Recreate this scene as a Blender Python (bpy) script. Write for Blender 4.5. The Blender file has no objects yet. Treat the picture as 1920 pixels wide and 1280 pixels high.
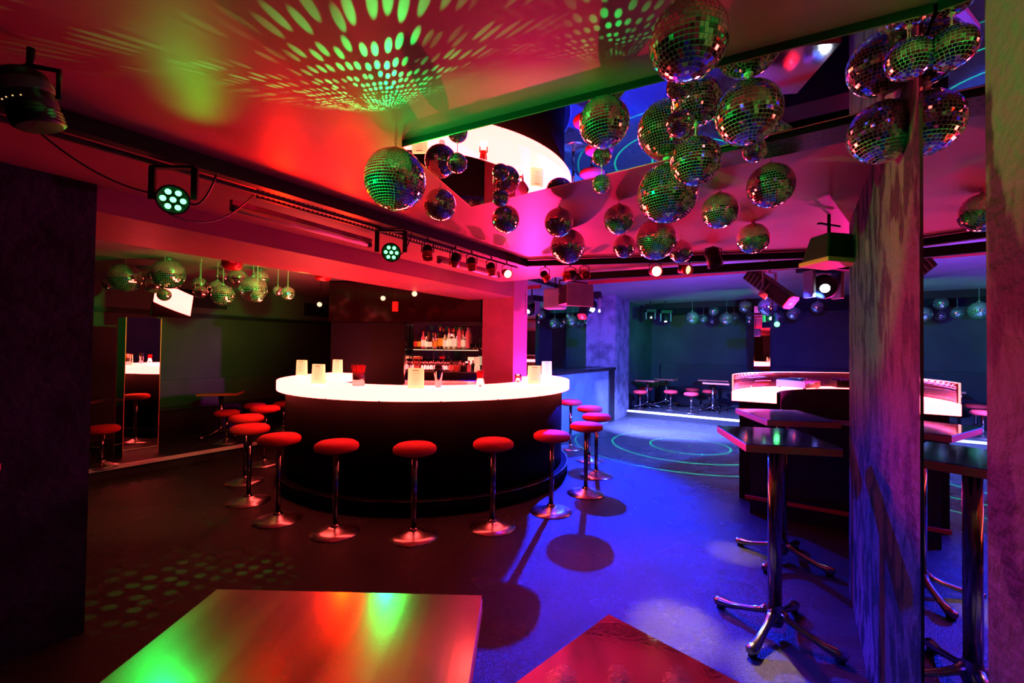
import bpy, bmesh, math, random
from mathutils import Vector, Matrix
random.seed(7)
PI = math.pi
C = bpy.context.scene.collection
sc = bpy.context.scene

# ------------------------------------------------------------------ camera, world, exposure
cd = bpy.data.cameras.new('camera'); cam = bpy.data.objects.new('camera', cd); C.objects.link(cam)
cd.sensor_width = 36; cd.lens = 815 / 1920 * 36; cd.clip_start = 0.02
p, r = math.radians(.9625), math.radians(.747)
fwd = Vector((0, math.cos(p), math.sin(p))); up0 = Vector((0, -math.sin(p), math.cos(p))); rt0 = Vector((1, 0, 0))
rt = math.cos(r) * rt0 + math.sin(r) * up0; up = -math.sin(r) * rt0 + math.cos(r) * up0
m = Matrix((rt, up, -fwd)).transposed().to_4x4(); m.translation = (0, 0, 1.65)
cam.matrix_world = m
sc.camera = cam
w = bpy.data.worlds.new('world'); sc.world = w; w.use_nodes = True
w.node_tree.nodes['Background'].inputs[0].default_value = (.001, .001, .002, 1)
w.node_tree.nodes['Background'].inputs[1].default_value = 1
sc.view_settings.view_transform = 'Standard'; sc.view_settings.look = 'None'
sc.view_settings.exposure = 0; sc.view_settings.gamma = 1

def aim(o, target):
    d = Vector(target) - o.location
    o.rotation_euler = d.to_track_quat('-Z', 'Y').to_euler()

def gobo(l, kind, scale):
    l.use_nodes = True
    nt = l.node_tree; N = nt.nodes; L = nt.links
    em = N['Emission']
    tc = N.new('ShaderNodeTexCoord'); sp = N.new('ShaderNodeSeparateXYZ'); L.new(tc.outputs['Normal'], sp.inputs[0])
    dx = N.new('ShaderNodeMath'); dx.operation = 'DIVIDE'; L.new(sp.outputs[0], dx.inputs[0]); L.new(sp.outputs[2], dx.inputs[1])
    dy = N.new('ShaderNodeMath'); dy.operation = 'DIVIDE'; L.new(sp.outputs[1], dy.inputs[0]); L.new(sp.outputs[2], dy.inputs[1])
    cb = N.new('ShaderNodeCombineXYZ'); L.new(dx.outputs[0], cb.inputs[0]); L.new(dy.outputs[0], cb.inputs[1])
    if kind == 'dots':
        v = N.new('ShaderNodeTexVoronoi'); v.voronoi_dimensions = '2D'; v.inputs['Scale'].default_value = scale
        v.inputs['Randomness'].default_value = .35
        L.new(cb.outputs[0], v.inputs['Vector'])
        mr = N.new('ShaderNodeMapRange'); mr.inputs[1].default_value = .34; mr.inputs[2].default_value = .22
        L.new(v.outputs['Distance'], mr.inputs[0]); out = mr.outputs[0]
        n2 = N.new('ShaderNodeTexNoise'); n2.inputs['Scale'].default_value = scale * .22; L.new(cb.outputs[0], n2.inputs['Vector'])
        m2 = N.new('ShaderNodeMapRange'); m2.inputs[1].default_value = .40; m2.inputs[2].default_value = .6
        L.new(n2.outputs[0], m2.inputs[0])
        mm = N.new('ShaderNodeMath'); mm.operation = 'MULTIPLY'; L.new(out, mm.inputs[0]); L.new(m2.outputs[0], mm.inputs[1]); out = mm.outputs[0]
    else:
        ln = N.new('ShaderNodeVectorMath'); ln.operation = 'LENGTH'; L.new(cb.outputs[0], ln.inputs[0])
        fr = N.new('ShaderNodeMath'); fr.operation = 'MULTIPLY'; L.new(ln.outputs['Value'], fr.inputs[0]); fr.inputs[1].default_value = scale
        f2 = N.new('ShaderNodeMath'); f2.operation = 'FRACT'; L.new(fr.outputs[0], f2.inputs[0])
        f3 = N.new('ShaderNodeMath'); f3.operation = 'LESS_THAN'; L.new(f2.outputs[0], f3.inputs[0]); f3.inputs[1].default_value = .045
        out = f3.outputs[0]
    L.new(out, em.inputs['Strength'])

def lamp(kind, loc, target, color, watts, size=.05, angle=60, blend=.6, g=None):
    l = bpy.data.lights.new(kind + '_light', kind)
    l.color = color; l.energy = watts
    if kind == 'SPOT':
        l.spot_size = math.radians(angle); l.spot_blend = blend; l.shadow_soft_size = size
    elif kind == 'POINT':
        l.shadow_soft_size = size
    else:
        l.shape = 'DISK'; l.size = size
    o = bpy.data.objects.new(kind.lower() + '_light', l); C.objects.link(o); o.location = loc
    if target: aim(o, target)
    if g: gobo(l, *g)
    return o

RED, GREEN, BLUE, WARM, PINK = (1, .03, .01), (.0, 1, .08), (.01, .04, 1), (1, .62, .3), (1, .02, .22)
# the club's coloured spots (some housings are built further down, other lamps are added bare)
DEEP, PURP = (.004, .02, 1), (.35, .01, 1)
# blue and white beams on the dance floor
lamp('SPOT', (1.50, 8.15, 2.42), (.70, 4.6, 0), DEEP, 7500, .03, 58, .6)
lamp('SPOT', (3.50, 4.95, 2.30), (1.9, 7.3, 0), (.006, .06, 1), 6500, .05, 72, .9)
lamp('SPOT', (1.50, 8.15, 2.42), (3.6, 9.5, 0), (.15, .20, 1), 55000, .05, 62, .8)
lamp('SPOT', (3.50, 4.90, 2.30), (2.6, 8.6, 0), (.06, .16, 1), 3200, .05, 80, .8)
lamp('SPOT', (3.45, 4.95, 2.30), (4.6, 12.6, .8), (.01, .03, 1), 3500, .05, 80, .8)
lamp('SPOT', (3.35, 4.95, 2.30), (1.3, 7.6, .6), (.01, .10, 1), 2600, .05, 50, .8)
lamp('SPOT', (.72, 4.30, 2.38), (1.2, 3.4, 0), DEEP, 420, .04, 70, .9)
lamp('SPOT', (-.84, 3.06, 2.30), (1.60, 2.40, 0), DEEP, 1500, .04, 19, .3)
lamp('SPOT', (-.06, 4.20, 2.36), (1.62, 1.95, 1.75), (.02, .02, 1), 130, .04, 26, .9)
lamp('SPOT', (3.4, 6.2, 1.3), (2.4, 7.6, 2.95), (.22, .04, 1), 700, .03, 120, 1)  # bare uplight added to tint the dance-floor ceiling purple
# pink and red
lamp('SPOT', (1.45, 4.45, 2.42), (1.15, 3.0, 0), PINK, 200, .05, 50, .8)
lamp('SPOT', (1.45, 4.45, 2.42), (.1, 2.6, 0), (1, .01, .06), 200, .05, 50, .8)
lamp('SPOT', (1.62, 4.12, 2.40), (1.9, 2.3, .9), PINK, 90, .05, 36, .9)
lamp('SPOT', (3.2, 5.3, 2.25), (.25, 6.6, 1.6), (1, .05, .75), 1100, .1, 30, .8)
lamp('SPOT', (4.9, 5.60, 1.36), (1.6, 3.6, 2.57), (1, .01, .35), 600, .03, 80, 1)  # bare uplight added out of sight to turn the ceiling magenta
lamp('SPOT', (.30, 7.02, 1.30), (.4, 3.5, 2.57), (1, .008, .10), 1900, .03, 76, 1)  # bare red uplight added behind the bar pillar to brighten the ceiling
lamp('SPOT', (-1.40, 2.62, 2.36), (-1.30, 2.45, 2.57), (1, .008, .0), 40, .05, 150, 1)
lamp('SPOT', (-1.16, 3.05, 2.30), (-1.0, 2.5, 2.57), (1, .008, .0), 60, .05, 150, 1)
# green
lamp('SPOT', (-1.70, 1.30, 2.12), (.7, 2.0, 2.34), GREEN, 520, .02, 34, .4)
lamp('SPOT', (-1.60, .2, 2.25), (.80, .68, 2.25), GREEN, 600, .03, 24, .9)
lamp('SPOT', (-1.45, 1.98, 2.30), (-1.20, 1.62, 2.57), (.0, 1, .03), 6, .03, 40, 1)
lamp('SPOT', (-.53, 1.72, 2.41), (-.66, 1.0, 2.57), (0, 1, .12), 120, .0015, 136, .5, g=('dots', 10.0))  # bare lamp added; its dots stand in for mirror ball reflections
lamp('SPOT', (.31, 1.38, 2.42), (.18, 1.0, 2.57), (0, 1, .12), 6, .0015, 130, .5, g=('dots', 7.0))  # second added dot lamp, also in place of ball reflections
lamp('SPOT', (-.05, 2.48, 2.38), (-2.12, 3.02, 0), (0, 1, .1), 700, .003, 22, .9, g=('dots', 30.0))
lamp('SPOT', (3.2, 7.35, 2.84), (3.12, 7.6, 0), (0, 1, .35), 12000, .002, 72, .2, g=('rings', 4.5))
lamp('SPOT', (4.75, 8.6, 2.25), (3.6, 13.4, 2.1), GREEN, 300, .05, 50, .9)
lamp('SPOT', (4.72, 7.7, 2.20), (4.8, 11.2, 2.45), GREEN, 260, .03, 60, .9)
lamp('SPOT', (-2.0, 4.4, 2.28), (-3.85, 5.8, 2.42), GREEN, 300, .03, 56, .8)
lamp('SPOT', (-3.2, 6.3, 2.4), (-5.4, 8.6, 2.0), (.06, 1, .2), 16, .05, 60, .9)
# warm
lamp('SPOT', (-1.5, 3.2, 2.42), (-3.7, 4.4, 0), (1, .6, .2), 110, .04, 34, .9)
lamp('SPOT', (-1.3, 3.6, 2.40), (-4.3, 6.2, .1), (1, .45, .15), 90, .03, 18, .8)
lamp('SPOT', (-.60, 4.72, 2.36), (-.74, 4.96, 2.5), WARM, .9, .02, 60, .6)
lamp('SPOT', (1.38, 4.10, 2.40), (1.0, 2.62, 0), WARM, 1500, .02, 13, .9)
lamp('SPOT', (1.66, 4.05, 2.40), (1.36, 2.28, 0), WARM, 1500, .02, 9, .9)
lamp('SPOT', (1.66, 4.05, 2.40), (1.86, 3.60, 0), WARM, 900, .02, 12, .9)
lamp('SPOT', (1.72, 2.50, 2.42), (1.84, 2.27, 2.2), WARM, 5, .01, 22, .9)

# ------------------------------------------------------------------ materials
def mat(name, col, rough=.5, metal=0, bump=None, var=None, emit=None, trans=0, spec=.5, ior=1.45, rvar=None):
    m = bpy.data.materials.new(name); m.use_nodes = True
    nt = m.node_tree; N = nt.nodes; L = nt.links; b = N['Principled BSDF']
    b.inputs['Base Color'].default_value = (*col, 1); b.inputs['Roughness'].default_value = rough
    b.inputs['Metallic'].default_value = metal; b.inputs['Specular IOR Level'].default_value = spec
    b.inputs['Transmission Weight'].default_value = trans; b.inputs['IOR'].default_value = ior
    if emit:
        b.inputs['Emission Color'].default_value = (*emit[0], 1); b.inputs['Emission Strength'].default_value = emit[1]
    tc = N.new('ShaderNodeTexCoord')
    def noise(scale, detail=6, stretch=None):
        n = N.new('ShaderNodeTexNoise'); n.inputs['Scale'].default_value = scale; n.inputs['Detail'].default_value = detail
        if stretch:
            mp = N.new('ShaderNodeMapping'); mp.inputs['Scale'].default_value = stretch
            L.new(tc.outputs['Object'], mp.inputs[0]); L.new(mp.outputs[0], n.inputs['Vector'])
        else: L.new(tc.outputs['Object'], n.inputs['Vector'])
        return n
    if var:   # (second colour, scale, lo, hi, stretch)
        n = noise(var[1], 8, var[4] if len(var) > 4 else None)
        mr = N.new('ShaderNodeMapRange'); mr.inputs[1].default_value = var[2]; mr.inputs[2].default_value = var[3]
        L.new(n.outputs[0], mr.inputs[0])
        mx = N.new('ShaderNodeMix'); mx.data_type = 'RGBA'
        L.new(mr.outputs[0], mx.inputs[0]); mx.inputs[6].default_value = (*col, 1); mx.inputs[7].default_value = (*var[0], 1)
        L.new(mx.outputs[2], b.inputs['Base Color'])
    if rvar:
        n = noise(rvar[0], 5, rvar[3] if len(rvar) > 3 else None)
        mr = N.new('ShaderNodeMapRange'); mr.inputs[1].default_value = .3; mr.inputs[2].default_value = .7
        mr.inputs[3].default_value = rvar[1]; mr.inputs[4].default_value = rvar[2]
        L.new(n.outputs[0], mr.inputs[0]); L.new(mr.outputs[0], b.inputs['Roughness'])
    if bump:
        n = noise(bump[0], 8, bump[2] if len(bump) > 2 else None); bp = N.new('ShaderNodeBump')
        bp.inputs['Strength'].default_value = bump[1]; bp.inputs['Distance'].default_value = .02
        L.new(n.outputs[0], bp.inputs['Height']); L.new(bp.outputs[0], b.inputs['Normal'])
    return m
M = {
 'floor': mat('floor_vinyl', (.020, .020, .021), .3, 0, (110, .5), ((.028, .028, .028), 1.2, .3, .8), rvar=(1.5, .22, .30), spec=.22),
 'ceiling': mat('light_tinted_ceiling', (.27, .085, .09), .45, 0, (12, .05), ((.23, .078, .08), 1.3, .4, .65), spec=.15),  # part of the red light is put into this ceiling colour
 'beam': mat('light_tinted_beam', (.28, .075, .09), .45, 0, (9, .08), ((.23, .065, .08), 2.0, .4, .65), spec=.15),  # beam colour reddened to carry some of the bar's red light
 'ceil2': mat('dance_ceiling', (.22, .20, .22), .5, 0, (10, .1), ((.16, .15, .16), 1.2, .4, .65)),
 'concrete': mat('bare_concrete', (.060, .046, .056), .65, 0, (18, .8, (1, 1, 1.5)), ((.006, .006, .007), 5.5, .49, .55, (1.5, 1.5, .8)), spec=.1),
 'concrete2': mat('pale_concrete', (.20, .19, .20), .6, 0, (10, .8), ((.08, .08, .09), 4, .42, .62)),
 'playersilver': mat('player_silver', (.30, .27, .27), .4, .6),
 'pillar': mat('dark_plaster', (.03, .028, .04), .7, 0, (20, .8), ((.015, .015, .02), 4, .4, .6), spec=.15),
 'pillar2': mat('light_tinted_plaster', (.34, .07, .14), .6, 0, (12, .15), ((.28, .06, .12), 3, .4, .65)),  # red cast of the bar light mixed into the plaster colour
 'darkwall': mat('dark_wall', (.022, .022, .022), .6, 0, (7, .3), ((.035, .036, .034), 1.6, .45, .7)),
 'farwall': mat('far_wall', (.028, .028, .034), .6, 0, (7, .3), ((.05, .05, .055), 1.3, .4, .7)),
 'upperwall': mat('grey_wall', (.06, .06, .057), .7, 0, (7, .1)),
 'blueplaster': mat('half_wall_plaster', (.17, .19, .2), .6, 0, (8, .3), ((.1, .12, .13), 2.5, .4, .7)),
 'black': mat('black_paint', (.008, .008, .009), .5, spec=.2),
 'blackgloss': mat('black_laminate', (.012, .010, .010), .22, 0, None),
 'redgloss': mat('dark_red_glass_panel', (.012, .003, .003), .12, 0, (3, .06)),
 'mirror': mat('mirror_glass', (.86, .88, .87), .0, 1),
 'tile': mat('mirror_tile', (.85, .86, .86), .035, 1),
 'grout': mat('tile_backing', (.55, .52, .48), .4, .3),
 'chrome': mat('polished_chrome', (.36, .36, .36), .09, 1),
 'base_metal': mat('satin_chrome', (.5, .46, .46), .27, 1),
 'alu': mat('polished_aluminium', (.36, .35, .35), .17, 1, (40, .03)),
 'steel': mat('brushed_steel', (.50, .48, .47), .2, 1, (60, .008, (1, .02, 1)), rvar=(14, .13, .2, (1, .04, 1))),
 'steelpol': mat('polished_steel_top', (.6, .6, .62), .07, 1, (30, .012, (1, .1, 1))),
 'steel2': mat('hammered_steel_top', (.5, .46, .52), .05, 1, (70, .02)),
 'edge': mat('light_tinted_edge', (.75, .20, .10), .5, .3),  # red-orange stands for the bar light caught by the table edges
 'seat': mat('red_felt', (.62, .03, .035), .8, 0, (150, .1), spec=.2),
 'glow': mat('lit_acrylic', (.9, .85, .8), .3, emit=((1, .062, .052), 16.5)),
 'glowdj': mat('lit_acrylic_pale', (.9, .85, .8), .3, emit=((1, .07, .075), 15)),
 'barbody': mat('bar_front', (.003, .003, .003), .7, 0, (6, .2), ((.005, .005, .005), 3, .4, .7), spec=.03),
 'card': mat('menu_card_added_glow', (.85, .80, .62), .5, emit=((1, .68, .26), .75)),  # glow added for bar light on the cards, which are no lamps
 'ink': mat('printed_ink', (.22, .1, .05), .7),
 'straw': mat('red_straw', (.75, .03, .02), .4),
 'glass': mat('clear_glass', (1, 1, 1), .0, trans=1),
 'shield': mat('pink_acrylic', (1, .55, .6), .0, trans=1, ior=1.08, emit=((1, .03, .07), .035)),
 'shieldedge': mat('lit_acrylic_edge', (1, .4, .4), .2, emit=((1, .22, .22), 3)),
 'gled': mat('green_led', (0, 1, .1), .3, emit=((.1, 1, .2), 6)),
 'wled': mat('lamp_glass_lit', (1, .9, .7), .3, emit=((1, .82, .55), 9)),
 'wledd': mat('lamp_glass_dim', (1, .8, .6), .3, emit=((1, .72, .42), 1.3)),
 'bled': mat('blue_white_lens', (.6, .7, 1), .3, emit=((.75, .85, 1), 25)),
 'yled': mat('small_lens', (1, .7, .3), .3, emit=((1, .6, .25), 1.2)),
 'redmetal': mat('red_lacquer', (.5, .03, .03), .2, .4),
 'tube': mat('pink_tube', (.85, .45, .45), .4),
 'redlabel': mat('red_label_added_glow', (.85, .05, .06), .4, emit=((1, .03, .06), .25)),  # weak glow added; the scanner end plates give no light themselves
 'whiteprint': mat('white_print_added_glow', (.9, .85, .85), .4, emit=((1, .75, .75), .25)),  # print brightened by a little added glow
 'bottledark': mat('dark_bottle_glass', (.03, .015, .01), .08),
 'bottleclear': mat('clear_bottle_glass', (1, .93, .85), .02, trans=1),
 'bottlefrost': mat('frosted_bottle', (.8, .5, .45), .45),
 'labelw': mat('white_label_added_glow', (.9, .85, .7), .6, emit=((1, .75, .45), .5)),  # added glow stands for light falling on the paper
 'labelo': mat('orange_label_added_glow', (.9, .4, .03), .6, emit=((1, .35, .02), .25)),  # slight glow put into the paper to look lit
 'foil': mat('copper_foil', (.7, .2, .1), .3, .5),
 'redliquid': mat('red_liquid_added_glow', (.7, .03, .02), .1, emit=((1, .04, .02), .2)),  # weak glow added to drinks and carton; only the lantern is a lamp
 'cable': mat('black_cable', (.015, .015, .015), .5),
 'mat_purple': mat('rubber_bar_mat', (.14, .04, .4), .3),
 'paleledge': mat('platform_nosing', (.7, .68, .66), .35),
 'doorpale': mat('pale_strip', (.5, .5, .6), .5),
}

# ------------------------------------------------------------------ mesh helpers
def box(bm, c, s, rz=0, mi=0):
    r_ = bmesh.ops.create_cube(bm, size=1, matrix=Matrix.Translation(c) @ Matrix.Rotation(rz, 4, 'Z') @ Matrix.Diagonal((*s, 1)))
    for f in {f for v in r_['verts'] for f in v.link_faces}: f.material_index = mi
    return r_['verts']
def mbox(bm, mtx, s, mi=0):
    r_ = bmesh.ops.create_cube(bm, size=1, matrix=mtx @ Matrix.Diagonal((*s, 1)))
    for f in {f for v in r_['verts'] for f in v.link_faces}: f.material_index = mi
def prism(bm, poly, z0, z1, mi=0):
    a = [bm.verts.new((x, y, z0)) for x, y in poly]; b = [bm.verts.new((x, y, z1)) for x, y in poly]; n = len(poly)
    fs = [bm.faces.new(a[::-1]), bm.faces.new(b)] + [bm.faces.new((a[i], a[(i+1) % n], b[(i+1) % n], b[i])) for i in range(n)]
    for f in fs: f.material_index = mi
def cyl(bm, p0, p1, r0, r1=None, seg=16, mi=0, caps=True):
    p0 = Vector(p0); p1 = Vector(p1); r1 = r0 if r1 is None else r1
    d = p1 - p0; q = d.to_track_quat('Z', 'Y').to_matrix()
    A = [bm.verts.new(p0 + q @ Vector((r0*math.cos(2*PI*i/seg), r0*math.sin(2*PI*i/seg), 0))) for i in range(seg)]
    B = [bm.verts.new(p1 + q @ Vector((r1*math.cos(2*PI*i/seg), r1*math.sin(2*PI*i/seg), 0))) for i in range(seg)]
    for i in range(seg):
        f = bm.faces.new((A[i], A[(i+1) % seg], B[(i+1) % seg], B[i])); f.smooth = True; f.material_index = mi
    if caps:
        f = bm.faces.new(A[::-1]); f.material_index = mi; f = bm.faces.new(B); f.material_index = mi
def lathe(bm, prof, seg=32, c=(0, 0, 0), mi=0, smooth=True):
    rings = []
    for (rr, z) in prof:
        if rr < 1e-5: rings.append([bm.verts.new((c[0], c[1], c[2]+z))])
        else: rings.append([bm.verts.new((c[0]+rr*math.cos(2*PI*i/seg), c[1]+rr*math.sin(2*PI*i/seg), c[2]+z)) for i in range(seg)])
    for a, b in zip(rings, rings[1:]):
        for i in range(seg):
            j = (i+1) % seg
            if len(a) == 1 and len(b) == 1: continue
            if len(a) == 1: vs = (a[0], b[j], b[i])
            elif len(b) == 1: vs = (a[i], a[j], b[0])
            else: vs = (a[i], a[j], b[j], b[i])
            f = bm.faces.new(vs); f.smooth = smooth; f.material_index = mi
def tube(bm, pts, rad, seg=8, mi=0, flat=1.0):
    pts = [Vector(q) for q in pts]; rr = rad if isinstance(rad, (list, tuple)) else [rad]*len(pts)
    rings = []
    for i, q in enumerate(pts):
        d = (pts[min(i+1, len(pts)-1)] - pts[max(i-1, 0)]).normalized()
        x = d.cross(Vector((0, 0, 1)))
        if x.length < 1e-4: x = Vector((1, 0, 0))
        x.normalize(); y = x.cross(d)
        rings.append([bm.verts.new(q + rr[i]*(x*math.cos(2*PI*k/seg) + flat*y*math.sin(2*PI*k/seg))) for k in range(seg)])
    for a, b in zip(rings, rings[1:]):
        for k in range(seg):
            f = bm.faces.new((a[k], a[(k+1) % seg], b[(k+1) % seg], b[k])); f.smooth = True; f.material_index = mi
    f = bm.faces.new(rings[0][::-1]); f.material_index = mi; f = bm.faces.new(rings[-1]); f.material_index = mi
def arc_ring(bm, c, r0, r1, z0, z1, a0, a1, n=72, mi=0):
    V = []
    for i in range(n+1):
        t = math.radians(a0 + (a1-a0)*i/n); cs, sn = math.cos(t), math.sin(t)
        V.append([bm.verts.new((c[0]+q*cs, c[1]+q*sn, z)) for q, z in ((r0, z0), (r1, z0), (r1, z1), (r0, z1))])
    for a, b in zip(V, V[1:]):
        for k in range(4):
            f = bm.faces.new((a[k], b[k], b[(k+1) % 4], a[(k+1) % 4])); f.material_index = mi
            if k in (1, 3): f.smooth = True
    bm.faces.new(V[0][::-1]).material_index = mi; bm.faces.new(V[-1]).material_index = mi
def sag(p0, p1, drop, n=10):
    p0 = Vector(p0); p1 = Vector(p1)
    return [p0.lerp(p1, i/n) - Vector((0, 0, drop*4*(i/n)*(1-i/n))) for i in range(n+1)]

def obj(name, bm, mats, parent=None, bevel=0):
    bmesh.ops.recalc_face_normals(bm, faces=bm.faces[:])
    me = bpy.data.meshes.new(name); bm.to_mesh(me); bm.free()
    for mm in (mats if isinstance(mats, (list, tuple)) else [mats]): me.materials.append(M[mm])
    o = bpy.data.objects.new(name, me); C.objects.link(o)
    if parent: o.parent = parent
    if bevel:
        b = o.modifiers.new('bevel', 'BEVEL'); b.width = bevel; b.segments = 2; b.limit_method = 'ANGLE'
    return o
def tag(o, label, cat, group=None, kind=None):
    if label: o['label'] = label
    if cat: o['category'] = cat
    if group: o['group'] = group
    if kind: o['kind'] = kind
    return o
def thing(name, label, cat, loc=(0, 0, 0), rz=0, group=None):
    o = bpy.data.objects.new(name, None); C.objects.link(o); o.empty_display_size = .1
    o.location = loc; o.rotation_euler = (0, 0, rz)
    return tag(o, label, cat, group)
def dup(root, loc, label, rz=0, group=None, scale=None, name=None):
    q = root.copy(); C.objects.link(q); q.location = loc; q.rotation_euler = (0, 0, rz)
    if scale: q.scale = (scale,)*3
    q['label'] = label
    if group: q['group'] = group
    for ch in list(root.children):
        c = ch.copy(); C.objects.link(c); c.parent = q
        for g in list(ch.children):
            d = g.copy(); C.objects.link(d); d.parent = c
    return q
def struct(name, bm, mats, label=None, bevel=0):
    o = obj(name, bm, mats, None, bevel); o['kind'] = 'structure'
    if label: o['label'] = label
    o['category'] = name.split('_')[0]
    return o
B = bmesh.new

# room axes: u runs along the right wall (away from the camera), v runs to the right
AX, AY = .551, .8345
def W(u, v, z=None):
    x, y = u*AX + v*AY, u*AY - v*AX
    return (x, y) if z is None else (x, y, z)
ANG = math.atan2(AY, AX)
def uvbox(bm, u0, u1, v0, v1, z0, z1, mi=0):
    prism(bm, [W(u0, v0), W(u1, v0), W(u1, v1), W(u0, v1)], z0, z1, mi)
H = 2.57

# ------------------------------------------------------------------ setting
b = B(); uvbox(b, -2.6, 13.9, -9.1, 6.1, -.1, 0); struct('floor', b, 'floor', 'dark glossy club floor')
b = B(); uvbox(b, -2.6, 4.9, -3.45, .75, H, H+.1); uvbox(b, 3.86, 4.9, .75, 6.1, H, H+.1); struct('ceiling', b, 'ceiling', 'painted ceiling over the mirror balls')
b = B(); uvbox(b, 4.9, 13.9, -4.2, 6.1, 2.95, 3.05); uvbox(b, 4.9, 4.96, -3.5, 6.1, H+.1, 2.95); struct('ceiling_dance_floor', b, 'ceil2', 'raised ceiling over the dance floor')
b = B(); uvbox(b, -2.6, 13.9, -9.1, -4.3, 2.75, 2.85); struct('ceiling_left', b, 'ceil2', 'ceiling behind the bar')
b = B(); prism(b, [W(-1.6, -3.36), W(5.45, -3.56), W(5.45, -4.42), W(-1.6, -4.30)], 2.42, 2.98); struct('trim_beam', b, 'beam', 'boxed ceiling beam above the bar')
b = B(); uvbox(b, 5.41, 5.80, -4.13, -3.55, 0, 2.98); struct('wall_bar_pillar', b, 'pillar2', 'plastered pillar in the middle of the bar')
b = B(); uvbox(b, -2.6, .76, -4.2, -3.40, 0, 2.60); struct('wall_left_pillar', b, 'pillar', 'dark rough pillar at left edge')
b = B(); uvbox(b, -2.6, 13.9, -9.15, -9.0, 0, 2.75); struct('wall_left', b, 'darkwall', 'dark wall behind the left platform')
b = B(); uvbox(b, -2.6, 13.5, -9.0, -8.97, 2.20, 2.75); struct('trim_1', b, 'upperwall', 'paler upper band of the left wall')
b = B(); uvbox(b, -2.6, 13.5, -9.0, -8.90, 2.14, 2.20); struct('trim_2', b, 'black', 'dark ledge under the upper band')
b = B(); uvbox(b, 13.6, 13.9, -4.1, 6.1, 0, 2.95); struct('wall_far', b, 'farwall', 'dark far wall behind the platform')
b = B(); uvbox(b, 13.42, 13.6, -3.6, 6.0, 2.72, 2.95); struct('trim_3', b, 'black', 'dark bulkhead along the far wall')
b = B(); uvbox(b, -2.7, -2.6, -9.1, .75, 0, 2.75); struct('wall_back', b, 'darkwall', 'wall behind the camera')
b = B(); uvbox(b, 3.86, 13.9, 6.0, 6.1, 0, 2.95); struct('wall_right_far', b, 'darkwall', 'side wall beyond the dj booth')
b = B(); uvbox(b, 3.80, 3.86, .75, 6.0, 0, 2.57); struct('wall_right_return', b, 'darkwall', 'return wall behind the concrete pillar')
b = B(); uvbox(b, 1.705, 3.86, .295, .75, 0, H); struct('wall_right', b, 'concrete', 'rough concrete wall pillar right of the tables', bevel=.004)
b = B(); uvbox(b, -2.6, 1.08, .270, .75, 0, H); struct('wall_right_near', b, 'concrete', 'rough concrete pillar at the right edge', bevel=.004)
b = B(); uvbox(b, 1.08, 1.705, .40, .75, 0, H); struct('wall_right_recess', b, 'black', 'backing wall behind the wall mirror')
b = B(); uvbox(b, 9.88, 10.88, -4.10, -3.61, 0, 2.95); struct('wall_far_pillar', b, 'concrete2', 'concrete pillar beside the half wall')
b = B(); uvbox(b, 5.80, 9.88, -4.10, -4.00, 0, 2.95); struct('wall_mirror_back', b, 'black', 'wall carrying the mirrors above the half wall')
b = B(); uvbox(b, 10.88, 13.6, -4.0, -3.80, 0, 2.95); struct('wall_far_left', b, 'farwall', 'dark side wall at the left end of the far platform')
# half wall with its sill
b = B(); uvbox(b, 5.82, 9.55, -3.95, -3.64, 0, 1.19); struct('wall_half', b, 'blueplaster', 'plastered half wall right of the bar')
b = B(); uvbox(b, 9.55, 9.87, -3.95, -3.61, 0, 1.19); struct('trim_4', b, 'black', 'dark end post of the half wall')
b = B(); uvbox(b, 5.80, 9.87, -3.98, -3.58, 1.19, 1.25); struct('trim_5', b, 'blackgloss', 'dark sill on the half wall', bevel=.005)
# platforms
b = B(); uvbox(b, 10.79, 13.6, -3.6, 6.0, 0, .145); struct('floor_platform_far', b, 'floor', 'low platform along the far wall')
b = B(); uvbox(b, 10.75, 10.79, -3.6, 6.0, .0, .11); struct('baseboard_far', b, 'black', 'riser of the far platform')
b = B(); uvbox(b, 10.73, 10.80, -3.6, 6.0, .11, .155); struct('trim_6', b, 'paleledge', 'pale nosing of the far platform', bevel=.004)
b = B(); uvbox(b, -2.6, 8.0, -9.0, -7.04, 0, .145); struct('floor_platform_left', b, 'floor', 'low platform along the left wall')
b = B(); uvbox(b, -2.6, 8.0, -7.05, -7.0, .11, .155); struct('trim_7', b, 'paleledge', 'metal nosing of the left platform', bevel=.004)
# rails across the dance-floor ceiling
for i, (u, z, wd) in enumerate(((6.2, 2.9, .10), (7.6, 2.88, .06), (12.2, 2.80, .12))):
    b = B(); uvbox(b, u, u+wd, -3.6, 5.9, z, 2.95); struct('trim_%d' % (8+i), b, 'redmetal' if i < 2 else 'black', 'thin rail across the dance floor ceiling')

# wall mirror
t = thing('wall_mirror', 'tall frameless mirror set between the two concrete pillars on the right', 'mirror', (*W(1.3925, .302), 0), ANG)
b = B(); box(b, (0, 0, H/2), (.620, .012, H-.01)); obj('mirror_pane', b, 'mirror', t)
b = B(); [box(b, (s*.308, 0, H/2), (.004, .02, H-.01)) for s in (-1, 1)]; obj('mirror_edge', b, 'chrome', t)
# ceiling mirror
P = [(-.50, 1.92), (-.27, 2.73), (1.362, 1.535), (1.09, 1.122)]
t = thing('ceiling_mirror', 'large slanted mirror panel fixed under the ceiling above the mirror balls', 'mirror')
b = B(); prism(b, [(x, y) for x, y in P], H-.030, H-.026); obj('mirror_pane', b, 'mirror', t)
b = B(); prism(b, P, H-.026, H-.001); obj('backing_board', b, 'black', t)
b = B()
for a, c in ((0, 1), (1, 2)):
    q0 = Vector((*P[a], H-.016)); q1 = Vector((*P[c], H-.016)); d = q1-q0
    mbox(b, Matrix.Translation((q0+q1)/2) @ d.to_track_quat('X', 'Z').to_matrix().to_4x4(), (d.length, .006, .03))
obj('edge_strip', b, 'edge', t)
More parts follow.
